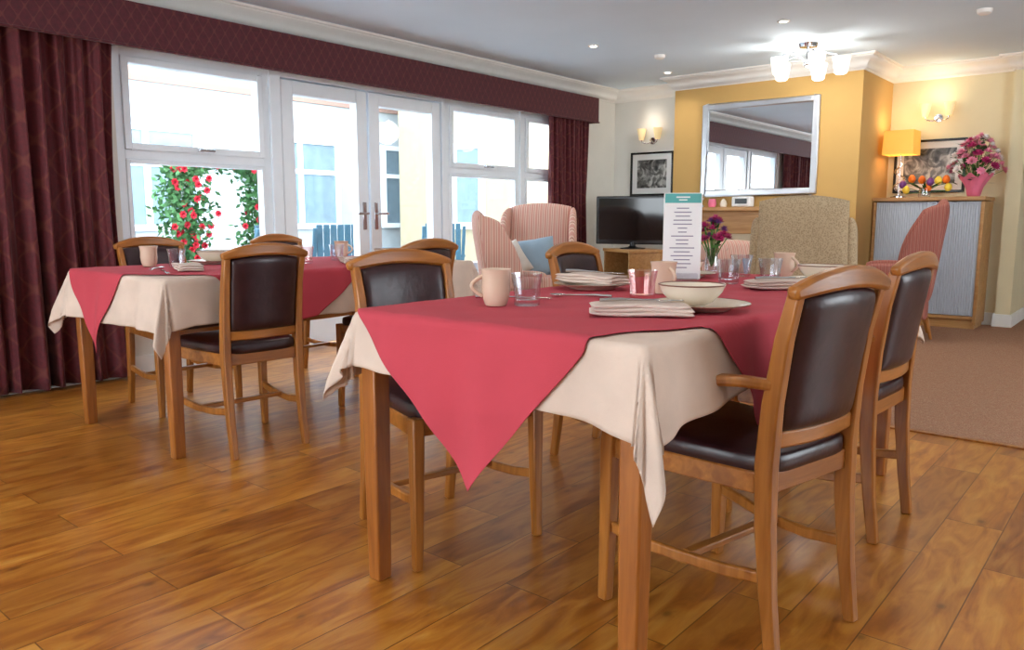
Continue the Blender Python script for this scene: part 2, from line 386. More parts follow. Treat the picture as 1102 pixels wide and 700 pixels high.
for i,(a,b,hs) in enumerate([(3.37,4.165,1),(4.185,4.99,-1)]):
    w=.105
    L=[b2(XW-.09,XW-.01,a,a+w,.03,1.99),b2(XW-.09,XW-.01,b-w,b,.03,1.99),b2(XW-.09,XW-.01,a+w,b-w,1.89,1.99),b2(XW-.09,XW-.01,a+w,b-w,.03,.28)]
    d=struct(boxes('door_%d'%(i+1),L,M['upvc'],bevel=.006))
    box('pane',*b2(XW-.055,XW-.05,a+.08,b-.08,.25,1.92),M['pane'],d,bevel=0)
    yh=b-.05 if hs==1 else a+.05
    boxes('handle',[b2(XW-.01,XW,yh-.018,yh+.018,.9,1.12),b2(XW,XW+.04,yh-.01,yh+.01,1.02,1.04),b2(XW+.03,XW+.045,yh-.1*hs,yh+.01,1.02,1.04)],M['chrome'],d)
pel=empty('pelmet','long burgundy patterned fabric pelmet above the windows','pelmet',(XW,4,2))
boxes('valance_board',[b2(.17,.2,-5,3.17,0,.26),b2(.0,.17,3.15,3.17,0,.26),b2(0,.17,-5,3.15,.24,.26)],M['pelmet'],pel,bevel=.006)
tube('piping',[(.203,-5,.004),(.203,3.17,.004)],.008,M['pelmet'],pel)
def curtain(y0,y1,n,label,z0=.02,z1=2.16,amp=.05,xc=-4.89):
    r=empty('curtain',label,'curtain',(xc,(y0+y1)/2,0))
    V=[];F=[];nu=n*14;nv=36;w=y1-y0
    for i in range(nv+1):
        v=i/nv;z=z0+(z1-z0)*v
        for j in range(nu+1):
            u=j/nu;ph=u*n*2*pi
            g=1-.06*math.sin(v*pi)
            y=(u-.5)*w*g+.02*math.sin(ph*.5+v*2)*(1-v)
            a=amp*(.75+.35*math.sin(u*13))*(.7+.4*(1-v))
            x=a*math.sin(ph+.35*math.sin(v*3+u*5))+.012*math.sin(ph*2.3+v*4)
            V.append((x,y,z))
    for i in range(nv):
        for j in range(nu):
            a=i*(nu+1)+j;F.append((a,a+1,a+nu+2,a+nu+1))
    o=mk('curtain_panel',V,F,M['curtain'],r,angle=180)
    s=o.modifiers.new('s','SOLIDIFY');s.thickness=.004
    V,F=boxv((0,0,z1-.01),(.03,w*.95,.04));mk('heading_tape',V,F,M['curtain'],r)
    return r
curtain(.95,2.16,11,'full-length burgundy patterned curtain gathered beside the window',amp=.055,xc=-4.905)
curtain(6.42,7.12,9,'full-length burgundy patterned curtain beside the patio window',xc=-4.91)

# ------------------------------------------------------------ dining chair
def dining_chair(arms,label):
    nm='dining_armchair' if arms else 'dining_chair'
    r=empty(nm,label,'chair')
    hw=.166
    for s in (-1,1):
        P=[(-.235,s*hw,0),(-.215,s*hw,.15),(-.2,s*hw,.32),(-.196,s*hw,.46),(-.205,s*hw,.6),(-.225,s*hw,.74),(-.25,s*(hw+.003),.84)]
        W=[(.028,.03),(.03,.034),(.032,.042),(.032,.046),(.03,.042),(.028,.036),(.026,.03)]
        o=sweep('leg',P,W,M['oak'],r);o['label']='rear leg rising into the backrest post'
        if arms:
            P=[(.225,s*.235,0),(.222,s*.232,.2),(.22,s*.23,.42),(.21,s*.235,.5),(.185,s*.24,.56),(.165,s*.24,.612)]
            W=[(.03,.03),(.034,.036),(.04,.042),(.036,.04),(.032,.036),(.032,.036)]
        else:
            P=[(.215,s*.215,0),(.212,s*.212,.2),(.21,s*.21,.445)];W=[(.027,.027),(.032,.034),(.038,.04)]
        sweep('leg',P,W,M['oak'],r)
        ys=.23 if arms else .21
        sweep('stretcher',[(-.205,s*hw,.2),(-.1,s*(hw+.008),.185),(.02,s*(hw+.025),.182),(.12,s*(ys-.012),.19),(.215,s*ys,.205)],(.018,.03),M['oak'],r)
        if arms:
            sweep('armrest',[(-.205,s*hw,.64),(-.15,s*.2,.645),(-.06,s*.235,.64),(.06,s*.247,.632),(.16,s*.245,.625),(.2,s*.24,.615)],[(.03,.024),(.038,.024),(.046,.024),(.05,.024),(.046,.024),(.036,.022)],M['oak'],r,bevel=.008)
    P=[];W=[]
    for i in range(13):
        u=-1+i/6;P.append((-.253-.022*(1-u*u),u*.192,.842+.03*(1-u*u)));W.append((.032,.05-.022*abs(u)**2.5))
    V,F=sweepv(P,[(w[1],w[0]) for w in W],(0,0,1));mk('crest_rail',V,F,M['oakx'],r,bevel=.009)
    P=[(-.2-.018*(1-(u/6-1)**2),(u/6-1)*.155,.515) for u in range(13)]
    V,F=sweepv(P,(.04,.024),(0,0,1));mk('lower_rail',V,F,M['oakx'],r,bevel=.006)
    def bk(u,v):
        z=.683+v*.15+.014*(1-u*u)*(v+1)*.5
        t=(z-.53)/.33
        x=-.203-.05*t**1.3-.02*(1-u*u)
        return (x,u*.151,z),(1,.12*u,.13)
    pillow('backrest',bk,.022,M['leather'],r,pw=10)
    yf=.21 if not arms else .225
    fr=[]
    for (a,b) in (((-.195,-.15),(-.195,.15)),((.205,-yf+.01),(.205,yf-.01)),((-.19,-hw),(.205,-yf)),((-.19,hw),(.205,yf))):
        A=Vector((*a,.415));B=Vector((*b,.415));Mi=(A+B)/2
        if a[0]==b[0] and a[0]>0: Mi.x+=.015
        fr.append(sweepv([A,(A*.5+Mi*.5),Mi,(B*.5+Mi*.5),B],(.05,.022),(0,0,1)))
    V,F=join(fr);mk('seat_frame',V,F,M['oakx'],r,bevel=.004)
    V,F=superv((0,0,0),(2,2,2),.32,.3,36,16);V2=[]
    for x,y,z in V:
        hwid=.172+(yf+.012-.172)*(x+1)/2
        cr=.012*(1-x*x)*(1-y*y)
        V2.append((.01+x*.222+(.012*(1-y*y) if x>0 else 0),y*hwid,.455+z*.028+(cr if z>0 else 0)))
    mk('seat',V2,F,M['leather'],r,angle=180)
    box('cross_stretcher',(.0,0,.19),(.028,.37,.018),M['oakx'],r)
    return r
ch=dining_chair(False,'honey oak dining chair with dark brown leather seat and back')
arm=dining_chair(True,'honey oak dining armchair with dark brown leather seat and back')
ch['group']='dining chairs around the tables';arm['group']='armchairs on one side of the table'
def place(root,x,y,deg): root.location=(x,y,0);root.rotation_euler=(0,0,D(deg))
place(arm,-.795,1.835,168)
dup(arm,(-.85,2.66,0),D(177))
place(ch,-1.72,1.705,-14)
dup(ch,(-1.70,2.75,0),D(2))
dup(ch,(-3.12,1.845,0),D(176))
dup(ch,(-3.10,2.75,0),D(180))
dup(ch,(-4.03,2.02,0),D(0))
dup(ch,(-4.12,2.89,0),D(3))

# ------------------------------------------------------------ tables
def table(x0,x1,y0,y1,zt,label):
    r=empty('dining_table',label,'table',((x0+x1)/2,(y0+y1)/2,0),group='dining tables')
    w=x1-x0;l=y1-y0;t=.056
    for sx in (-1,1):
        for sy in (-1,1):
            X=sx*(w/2-t/2);Y=sy*(l/2-t/2)
            sweep('leg',[(X,Y,0),(X,Y,.3),(X,Y,zt-.024)],[(.046,.046),(.052,.052),(t,t)],M['oakd'],r)
    boxes('apron',[((0,sy*(l/2-.03),zt-.065),(w-2*t,.022,.08)) for sy in (-1,1)]+[((sx*(w/2-.03),0,zt-.065),(.022,l-2*t,.08)) for sx in (-1,1)],M['oakx'],r)
    box('table_top',(0,0,zt-.0125),(w,l,.025),M['oakx'],r,bevel=.006)
    return r
ZT=.748
T1=(-1.64,-.77,1.32,3.22);T2=(-4.0,-3.08,1.5,3.3)
table(*T1,ZT,'long oak dining table laid with cream and pink cloths');table(*T2,ZT,'oak dining table with cream and pink cloths near the windows')
def drape(px,py,T,off,seed=0):
    x0,x1,y0,y1=T;cx=min(max(px,x0),x1);cy=min(max(py,y0),y1);dx=px-cx;dy=py-cy;r=math.hypot(dx,dy)
    wr=.0015*math.sin(px*17+py*9+seed)+.001*math.sin(py*31-px*12)
    if r<1e-7: return (px,py,ZT+.003+off+abs(wr))
    ux,uy=dx/r,dy/r;m=4*ux*ux*uy*uy
    along=cx*abs(uy)+cy*abs(ux)
    k=min(1,r/.2)
    rip=(.013*k*math.sin(along*16+seed)+.006*k*math.sin(along*37+1.3*seed))*(1-m)
    phi=math.atan2(abs(uy),abs(ux))
    fl=.05+.25*m+.04*m*math.sin(phi*5+seed)*k
    rip+=.020*k*m*math.sin(phi*11+seed*2)
    rr=.012
    if r<rr*1.5:
        a=r/(rr*1.5)*pi/2;h=off+rr*math.sin(a);z=-rr*(1-math.cos(a))
    else:
        q=r-rr*1.5;h=off+rr+fl*q+rip+.012*k+off*k;z=-rr-q*math.sqrt(max(.2,1-fl*fl))
    return (cx+ux*h,cy+uy*h,ZT+.003+off+z)
def lerp(tab,y):
    for (a,b),(c,d) in zip(tab,tab[1:]):
        if a<=y<=c: return b+(d-b)*(y-a)/(c-a) if c>a else b
    return tab[-1][1] if y>tab[-1][0] else tab[0][1]
def cloth(name,label,mat,T,L,Rr,off,n=170,mrows=260,seed=0,bot=None):
    y0=min(L[0][0],Rr[0][0]);y1=max(L[-1][0],Rr[-1][0]);V=[];F=[]
    for i in range(mrows+1):
        t=i/mrows;y=y0+(y1-y0)*t;a=lerp(L,y);b=lerp(Rr,y)
        for j in range(n+1):
            u=j/n;x=a+(b-a)*u
            yy=y+(bot(u)*max(0,1-t*10) if bot else 0)
            V.append(drape(x,yy,T,off,seed))
    for i in range(mrows):
        for j in range(n):
            a=i*(n+1)+j;F.append((a,a+1,a+n+2,a+n+1))
    o=mk(name,V,F,mat,angle=180)
    tag(o,label,'tablecloth',group='tablecloths')
    s=o.modifiers.new('s','SOLIDIFY');s.thickness=.0015;s.offset=1
    return o
cloth('tablecloth','cream linen tablecloth hanging over the edges of the long table',M['white_cloth'],T1,
  [(1.17,-1.85),(1.5,-1.80),(3.38,-1.82)],[(1.17,-.53),(1.4,-.57),(1.7,-.61),(3.38,-.58)],.0,seed=.4,bot=lambda u:-.10*u**4)
cloth('tablecloth_overlay','rose pink overlay cloth laid diagonally on the long table',M['pink_cloth'],T1,
  [(.93,-1.19),(1.335,-1.655),(1.52,-1.86),(2.9,-1.86),(3.5,-1.2)],[(.93,-1.19),(1.28,-.90),(1.40,-.87),(1.58,-.78),(1.84,-.48),(2.8,-.5),(3.5,-1.2)],.006,seed=.4)
cloth('tablecloth','cream linen tablecloth hanging over the edges of the further table',M['white_cloth'],T2,[(1.30,-4.24),(1.7,-4.2),(3.46,-4.2)],[(1.28,-2.84),(1.6,-2.88),(3.46,-2.84)],.0,seed=2.)
cloth('tablecloth_overlay','rose pink overlay cloth laid diagonally on the further table',M['pink_cloth'],T2,
  [(1.13,-3.66),(1.5,-3.99),(1.7,-4.2),(2.9,-4.2),(3.5,-3.5)],[(1.13,-3.66),(1.5,-3.42),(1.6,-3.25),(1.7,-3.08),(1.95,-2.82),(2.2,-2.86),(2.5,-3.06),(3.5,-3.5)],.006,seed=2.)

# ------------------------------------------------------------ tableware
def mug(label,mat):
    r=empty('mug',label,'mug')
    lathe('cup_body',[(0,0),(.027,0),(.03,.004),(.036,.02),(.0395,.045),(.038,.072),(.04,.092),(.043,.1),(.040,.1),(.037,.09),(.035,.07),(.036,.04),(.03,.012),(0,.01)],mat,r)
    P=[(.038+.03*math.sin(pi*i/12),0,.082-.055*i/12) for i in range(13)]
    tube('handle',P,.0055,mat,r);return r
def tumbler(label,mat):
    r=empty('glass_tumbler',label,'glass')
    lathe('glass_wall',[(0,0),(.032,0),(.036,.004),(.037,.05),(.044,.088),(.0415,.088),(.034,.05),(.03,.016),(0,.014)],mat,r,seg=16,angle=15)
    return r
def bowl(label):
    r=empty('bowl',label,'bowl')
    lathe('bowl_body',[(0,0),(.035,0),(.036,.006),(.055,.014),(.078,.04),(.086,.058),(.083,.058),(.075,.043),(.052,.02),(0,.012)],M['china'],r)
    lathe('rim_band',[(.0862,.057),(.0868,.0595),(.0845,.0605),(.0825,.0585)],M['rim'],r);return r
def plate(label,R=.13):
    r=empty('plate',label,'plate');k=R/.13
    lathe('plate_body',[(0,0),(.075*k,0),(.08*k,.003),(.095*k,.01),(.13*k,.017),(.13*k,.0195),(.094*k,.0135),(.08*k,.007),(0,.006)],M['china'],r,seg=48)
    lathe('rim_band',[(R,.0168),(R+.0012,.0183),(R-.002,.0202)],M['rim'],r,seg=48);return r
def napkin(label,w=.25,d=.11):
    r=empty('napkin',label,'napkin')
    for k in range(3):
        def fn(u,v,k=k):
            z=.008+k*.009+.0015*math.sin(u*4+k)+.0015*math.sin(v*3+u*2)
            a=.06*(k-1)
            x=u*(w/2-.004*k)+.004*math.sin(k*2.3);y=v*(d/2-.003*k)+.004*math.sin(u*3+k)
            return (x*math.cos(a)-y*math.sin(a),x*math.sin(a)+y*math.cos(a),z),(0,0,1)
        pillow('folded_layer',fn,.0055,M['napkin'],r,pw=12)
    return r
def cutlery(kind,label):
    r=empty(kind,label,kind)
    tube('handle',[(-.1,0,.004),(-.05,0,.006),(0,0,.005),(.045,0,.004)],[.005,.0045,.0028,.0025],M['steel'],r,seg=8)
    if kind=='spoon':
        V,F=superv((.068,0,.005),(.05,.034,.007),1,1,20,10);mk('bowl_of_spoon',V,F,M['steel'],r,angle=180)
    elif kind=='knife':
        boxes('blade',[((.085,0,.004),(.09,.016,.0018))],M['steel'],r,bevel=.0006)
    else:
        boxes('tines',[((.055,0,.004),(.025,.02,.0018))]+[((.085,yy,.004),(.04,.0022,.0018)) for yy in (-.0085,-.003,.003,.0085)],M['steel'],r,bevel=.0004)
    return r
TZ=ZT+.003+.006+.004
g0=mug('cream stoneware mug with a looped handle on the pink cloth',M['mugm']);g0['group']='mugs on the tables'
g1=tumbler('clear glass tumbler on the pink tablecloth',M['glass']);g1['group']='glasses on the tables'
g1p=tumbler('pale pink tinted glass tumbler on the table',M['pinkglass']);g1p['group']='glasses on the tables'
g2=bowl('cream bowl with a dark rim on a plate');g2['group']='bowls on the tables'
g3=plate('cream dinner plate with a thin brown rim');g3['group']='plates on the tables'
g4=napkin('folded beige cloth napkin lying on the table');g4['group']='napkins on the tables'
sp=cutlery('spoon','steel spoon beside the place setting');kn=cutlery('knife','steel knife beside the place setting');fk=cutlery('fork','steel fork lying on a napkin')
for o,n in ((sp,'spoons'),(kn,'knives'),(fk,'forks')): o['group']=n+' on the tables'
used=set()
def put(root,x,y,deg=0,z=TZ,label=None):
    if root.name in used: return dup(root,(x,y,z),D(deg),label)
    used.add(root.name);root.location=(x,y,z);root.rotation_euler=(0,0,D(deg))
    if label: root['label']=label
    return root
put(g0,-1.40,1.60,-125)
put(g1,-1.335,1.655)
put(sp,-1.36,1.94,200);put(kn,-1.49,1.76,30)
put(g3,-.93,1.87);put(g2,-.945,1.855,z=TZ+.0075)
put(g4,-.985,1.665,38);put(fk,-.985,1.665,38,z=TZ+.033)
put(g4,-1.49,2.2,-5,z=TZ+.018);put(g3,-1.49,2.2)
put(kn,-1.50,2.2,0,z=TZ+.052)
put(g1p,-1.16,1.97);put(g0,-1.22,2.20,-30,label='tall cream mug beside the pink glass')
put(g3,-1.50,2.86);put(g1,-1.22,2.68);put(sp,-1.33,2.45,120)
put(g2,-1.50,2.86,z=TZ+.0075)
put(g0,-1.17,3.08,-20);put(g2,-.96,2.9,z=TZ+.0075);put(g3,-.96,2.9)
put(g4,-.99,2.60,50);put(g1,-1.13,2.84);put(g1,-1.33,3.04);put(fk,-.99,2.60,50,z=TZ+.033)
put(g0,-3.82,1.79,160);put(g1,-3.68,1.86);put(g4,-3.42,1.78,-20);put(g3,-3.27,2.04);put(g2,-3.27,2.04,z=TZ+.0075)
put(g1,-3.47,2.1);put(g3,-3.8,2.12);put(g2,-3.8,2.12,z=TZ+.0075);put(sp,-3.6,1.72,140);put(kn,-3.36,1.64,-20)
put(g0,-3.75,2.9,30);put(g1,-3.6,2.75);put(g3,-3.3,2.88);put(g4,-3.3,2.62,-30);put(g2,-3.3,2.88,z=TZ+.0075);put(g1p,-3.47,2.45);put(g0,-3.36,2.3,100)
ms=empty('menu_stand','clear acrylic table stand holding a tall printed card','menu stand',(-1.38,2.62,TZ),D(32))
boxes('acrylic_base',[((0,0,.006),(.13,.07,.01)),((0,-.012,.02),(.12,.004,.03)),((0,.012,.02),(.12,.004,.03))],M['glass'],ms,bevel=.001)
box('card',(0,0,.17),(.138,.003,.315),M['paper'],ms,bevel=.001)
box('card_header',(0,-.0022,.308),(.13,.001,.034),M['teal'],ms,bevel=0)
random.seed(3)
boxes('header_print',[((0,-.003,.312),(.05,.001,.005)),((0,-.003,.302),(.03,.001,.004))],M['paper'],ms,bevel=0)
L=[]
for k in range(16):
    w=random.uniform(.03,.09);L.append(((0,-.0022,.272-k*.0145),(w,.001,.0034)))
boxes('printed_lines',L,M['ink'],ms,bevel=0)

# ------------------------------------------------------------ flowers
def blossomv(R,n=8,layers=2,cup=.5):
    V=[];F=[]
    for l in range(layers):
        for k in range(n):
            a=2*pi*k/n+l*pi/n;rr=R*(1-.3*l);up=cup*R*(.5+l*.6)
            d=Vector((math.cos(a),math.sin(a),0));s=Vector((-d.y,d.x,0));w=rr*2.2/n
            b=len(V);V+=[Vector((0,0,0)),d*rr*.6+s*w+Vector((0,0,up*.6)),d*rr+Vector((0,0,up)),d*rr*.6-s*w+Vector((0,0,up*.6))]
            F.append((b,b+1,b+2,b+3))
    return V,F
def xf(vf,M4):
    return [M4@Vector(v) for v in vf[0]],vf[1]
def bouquet(root,c,n,spread,h0,h1,mats,R=.02,kind='flower',leaf=20,leafsize=.03,base=(0,0,.1),layers=2):
    st=[];lv=[]
    for i in range(n):
        a=i*2.4;q=math.sqrt((i+.5)/n);p=Vector((c[0]+math.cos(a)*q*spread,c[1]+math.sin(a)*q*spread,h1-(h1-h0)*q*q+random.uniform(-.02,.02)))
        st.append(tubev([Vector(base),Vector(base)*.4+p*.6+Vector((0,0,.01)),p],.0022,5))
        nrm=(p-Vector(base)).normalized();rot=Vector((0,0,1)).rotation_difference(nrm).to_matrix().to_4x4()
        V,F=xf(blossomv(R*random.uniform(.8,1.15),9,layers),Matrix.Translation(p)@rot);mk(kind,V,F,mats[i%len(mats)],root,angle=180)
    for i in range(leaf):
        a=random.uniform(0,2*pi);q=random.uniform(.2,1);p=Vector((c[0]+math.cos(a)*q*spread,c[1]+math.sin(a)*q*spread,random.uniform(base[2]+.02,h1-.01)))
        d=Vector((math.cos(a),math.sin(a),random.uniform(-.2,.8))).normalized();s=d.cross(Vector((0,0,1))).normalized()*leafsize*.3
        lv.append(([p-d*leafsize*.5,p+s,p+d*leafsize*.6,p-s],[(0,1,2,3)]))
    V,F=join(st);mk('stem_bunch',V,F,M['leaf'],root)
    V,F=join(lv);mk('foliage',V,F,M['leafd'],root,angle=180)
fv=empty('flower_vase','small glass vase of magenta flowers on the table','vase of flowers',(-1.5,3.12,TZ))
lathe('vase',[(0,0),(.026,0),(.03,.01),(.028,.05),(.024,.085),(.03,.11),(.028,.11),(.022,.085),(.025,.05),(.024,.012),(0,.01)],M['glass'],fv)
bouquet(fv,(0,0),20,.068,.13,.225,[M['magenta'],M['magenta'],M['purplep']],.028,leaf=30,base=(0,0,.03),layers=3)

# ------------------------------------------------------------ wing armchairs
def wing_chair(name,label,ms,mx,w=.66,ht=1.12,wing=True,wtop=1.0,grp=None,rake=.13):
    r=empty(name,label,'armchair')
    if grp: r['group']=grp
    hw=w/2
    soft('seat_base',(.02,0,.27),(.56,w-.1,.2),ms,r,.15,.15)
    soft('seat_cushion',(.05,0,.42),(.54,w-.2,.14),ms,r,.35,.25)
    def bk(u,v):
        z=.30+(v+1)/2*(ht-.30);t=(v+1)/2
        hwv=(hw-.04)*(1-.1*t)
        z-= .035*u*u*t
        x=-.22-rake*t**1.2-.01*(1-u*u)
        return (x,u*hwv,z),(1,0,.18)
    pillow('backrest',bk,.06,ms,r,pw=8)
    for s in (-1,1):
        def wg(u,v,s=s):
            t=(v+1)/2;z=.56+t*(wtop-.56)
            xb=-.22-rake*((z-.3)/(ht-.3))**1.2
            dep=.15+.12*(1-t)**1.5+.06*math.sin(pi*t)
            x=xb-.03+(u+1)/2*(dep+.03)
            z-=.05*((u+1)/2)**2*t
            return (x,s*(hw-.035+.02*(u+1)/2-.025*t),z),(0,1,0)
        if wing: pillow('wing',wg,.032,mx,r,pw=8)
        def ar(u,v,s=s):
            t=(v+1)/2;return ((-.24+(u+1)/2*.52),s*(hw-.04),.17+t*.40),(0,1,0)
        pillow('armrest',ar,.045,mx,r,pw=10)
        V,F=superv((.03,s*(hw-.035),.575),(.56,.11,.1),.6,.6);mk('arm_roll',V,F,mx,r,angle=180)
        sweep('leg',[(.24,s*(hw-.08),0),(.25,s*(hw-.08),.18)],[(.025,.025),(.04,.04)],M['oak'],r)
        sweep('leg',[(-.3,s*(hw-.1),0),(-.24,s*(hw-.1),.2)],[(.025,.025),(.04,.04)],M['oak'],r)
    return r
w1=wing_chair('wing_armchair','pink and cream striped high-back wing armchair by the window',M['st_y'],M['st_x'],.7,1.13,wtop=1.09,grp='striped wing armchairs by the window')
place(w1,-4.26,5.38,-62)
w2=dup(w1,(-3.72,4.5,0),D(46));w2.scale=(.85,1,.93)
wr=wing_chair('wing_armchair','rose striped high-back wing armchair beside the tambour cabinet',M['rs_y'],M['rs_x'],.64,1.15,wtop=1.11,rake=.12)
place(wr,-1.74,7.2,196);wr.scale=(.85,.9,1)
bg=wing_chair('upholstered_armchair','beige woven high-back armchair facing the fireplace',M['tweed'],M['tweed'],.64,1.13,wtop=1.0)
place(bg,-1.80,5.05,108)
def cushion(name,label,mat,loc,rot,s=.38):
    r=pillow(name,lambda u,v:((0,u*s/2*(1-.05*(1-abs(v))),v*s/2*(1-.05*(1-abs(u)))),(1,0,0)),.06,mat,pw=3)
    r.location=loc;r.rotation_euler=rot;tag(r,label,'cushion');return r
cushion('cushion','pale blue square cushion on the striped armchair',M['teal_cushion'],(-4.12,5.22,.66),(D(10),D(-20),D(-62)),.34)
cushion('cushion','cream square cushion leaning on the striped armchair',M['cream_cushion'],(-4.24,5.02,.63),(D(30),D(-22),D(-50)),.3)
cushion('cushion','pale blue cushion on the low pink striped armchair',M['teal_cushion'],(-2.42,5.95,.52),(D(0),D(-15),D(-30)),.34)
w3=dup(w1,(-2.5,6.0,0),D(-30),'low pink striped armchair beside the fireplace');w3.scale=(.95,.95,.72)

# ------------------------------------------------------------ TV + stand
st=empty('television_stand','low oak television stand with open shelf','television stand',(-4.2,6.95,0),D(-32))
box('stand_top',(0,0,.665),(.62,.42,.03),M['lightwood'],st);box('shelf',(0,0,.38),(.56,.38,.02),M['lightwood'],st);box('base_panel',(0,0,.06),(.58,.4,.04),M['lightwood'],st)
boxes('side_panel',[((s*.285,0,.34),(.025,.4,.62)) for s in (-1,1)],M['lightwood'],st)
box('back_panel',(0,.19,.35),(.56,.015,.6),M['fire'],st,bevel=0)
tv=empty('television','black flat screen television switched off on a stand','television',(-4.22,6.95,.68),D(16))
lathe('pedestal',[(0,0),(.13,0),(.13,.01),(.05,.018),(.03,.03),(.03,.07),(0,.07)],M['black'],tv)
box('casing',(0,.01,.29),(.78,.045,.49),M['black'],tv,bevel=.01)
box('screen',(0,-.0145,.30),(.72,.004,.42),M['screen'],tv,bevel=0)
fp=empty('fireplace','pale wooden fireplace surround with mantel shelf on the gold wall','fireplace',(-3.12,7.45,0))
box('mantel_shelf',(0,-.1,1.08),(1.26,.2,.04),M['lightwood'],fp,bevel=.008)
boxes('surround',[((s*.5,-.05,.53),(.18,.1,1.06)) for s in (-1,1)]+[((0,-.05,.95),(.82,.1,.22))],M['lightwood'],fp)
boxes('inset',[((s*.33,-.03,.42),(.16,.05,.84)) for s in (-1,1)]+[((0,-.03,.77),(.5,.05,.14))],M['hearth'],fp,bevel=0)
box('firebox',(0,-.01,.35),(.5,.02,.7),M['fire'],fp,bevel=0)
box('hearth',(0,-.2,.025),(1.2,.4,.05),M['hearth'],fp,bevel=.006)
cr=empty('clock_radio','white digital clock radio on the mantel shelf','clock',(-3.22,7.33,1.1))
box('casing',(0,0,.05),(.2,.09,.1),M['paper'],cr,bevel=.015);box('display',(0,-.046,.055),(.12,.004,.05),M['black'],cr,bevel=0)
for x,n,m_,pr in ((-3.66,'candle_holder','silver',[(0,0),(.03,0),(.032,.01),(.012,.03),(.01,.06),(.028,.08),(.028,.09),(0,.09)]),(-3.54,'ceramic_pot','pinkpaper',[(0,0),(.03,0),(.042,.03),(.035,.07),(.03,.08),(0,.075)]),(-3.42,'ornament_jar','china',[(0,0),(.028,0),(.036,.03),(.026,.06),(.012,.075),(0,.085)])):
    o=lathe(n,pr,M[m_]);o.location=(x,7.33,1.1);tag(o,{'candle_holder':'small silver candle holder on the mantel','ceramic_pot':'small pink ceramic pot on the mantel','ornament_jar':'small cream lidded jar on the mantel'}[n],'ornament')
mr=empty('wall_mirror','large rectangular mirror in a silver frame above the mantel','mirror',(-3.14,7.45,1.665))
W,Hh=1.17,.90
def frame(parent,W,Hh,t,dep,mat,name='frame',bev=.012):
    boxes(name,[((-W/2+t/2,-dep/2,0),(t,dep,Hh)),((W/2-t/2,-dep/2,0),(t,dep,Hh)),((0,-dep/2,Hh/2-t/2),(W-2*t,dep,t)),((0,-dep/2,-Hh/2+t/2),(W-2*t,dep,t))],mat,parent,bevel=bev)
frame(mr,W,Hh,.06,.035,M['silver'])
box('mirror_glass',(0,-.012,0),(W-.1,.01,Hh-.1),M['mirror'],mr,bevel=0)
def picture(label,loc,W,Hh):
    p=empty('framed_picture',label,'picture',loc)
    frame(p,W,Hh,.022,.025,M['black'],bev=.003)
    box('mount',(0,-.006,0),(W-.03,.01,Hh-.03),M['paper'],p,bevel=0)
    box('print',(0,-.0125,0),(W-.17,.004,Hh-.17),M['print'],p,bevel=0);return p
picture('framed monochrome photograph in a black frame on the alcove wall',(-4.5,7.8,1.48),.54,.48)
picture('framed monochrome photograph in a black frame above the cabinet',(-1.83,8.4,1.485),.62,.50)
def sconce(label,loc,shm):
    r=empty('wall_light',label,'wall light',loc)
    lathe('back_plate',[(0,0),(.04,0),(.035,.015),(0,.018)],M['chrome'],r).rotation_euler=(pi/2,0,0)
    for s in (-1,1):
        tube('arm',[(0,-.015,0),(s*.04,-.06,-.03),(s*.09,-.08,-.02),(s*.1,-.08,.01)],.006,M['chrome'],r)
        lathe('lamp_shade',[(.026,0),(.05,.12),(.048,.12),(.024,0)],shm,r,c=(s*.1,-.08,.01),seg=24)
    return r
sconce('twin chrome wall light with cream shades on the alcove wall',(-4.5,7.8,1.84),M['shade_cream'])
sconce('twin chrome wall light with cream shades above the cabinet',(-1.78,8.4,1.93),M['shade_cream'])
cd=empty('chandelier','five-arm chrome ceiling light with frosted white shades','ceiling light',(-2.43,6.7,H))
lathe('ceiling_plate',[(0,0),(.08,0),(.07,-.03),(0,-.035)],M['chrome'],cd)
tube('stem',[(0,0,-.02),(0,0,-.17)],.012,M['chrome'],cd)
V,F=superv((0,0,-.16),(.07,.07,.07),1,1);mk('hub',V,F,M['chrome'],cd,angle=180)
for k in range(5):
    a=k*2*pi/5+.3;d=(math.cos(a),math.sin(a))
    P=[(d[0]*q,d[1]*q,z) for q,z in ((0,-.16),(.06,-.11),(.14,-.08),(.22,-.1),(.27,-.16),(.27,-.2),(.25,-.255),(.24,-.26))]
    tube('arm',P,.008,M['chrome'],cd)
    lathe('lamp_shade',[(.0,-.262),(.035,-.262),(.05,-.25),(.07,-.125),(.067,-.125),(.047,-.245),(0,-.25)],M['shade_on'],cd,c=(d[0]*.26,d[1]*.26,0),seg=24)
dl=empty('downlight','small round recessed white ceiling downlight','downlight',(0,0,H),group='recessed ceiling downlights')
lathe('bezel',[(.028,-.001),(.045,-.001),(.045,-.008),(.03,-.01)],M['trim'],dl)
lathe('bulb',[(0,-.004),(.028,-.004),(.028,-.001),(0,-.001)],M['bulb'],dl)
dpos=[(-2.3,5.82),(-3.83,5.62),(-3.95,7.1),(-2.3,3.6),(-3.9,3.4),(-.8,3.6),(-.8,5.8),(-2.3,1.2),(-3.9,1.0),(-.8,1.2),(-2.3,-1.2),(.6,-1.2),(.8,1.2),(.8,3.6),(.8,6.),(-3.9,-1.2)]  # leading entries are visible downlights, the rest place added fill spots
for i,p in enumerate(dpos[:3]):
    if i==0: dl.location=(p[0],p[1],H)
    else: dup(dl,(p[0],p[1],H),0)
for p in ((-3.6,6.32),(-1.12,6.4)):
    o=lathe('smoke_detector',[(0,-.035),(.03,-.035),(.045,-.025),(.05,0),(0,0)],M['trim']);o.location=(p[0],p[1],H);tag(o,'white round smoke detector on the ceiling','smoke detector',group='ceiling smoke detectors')
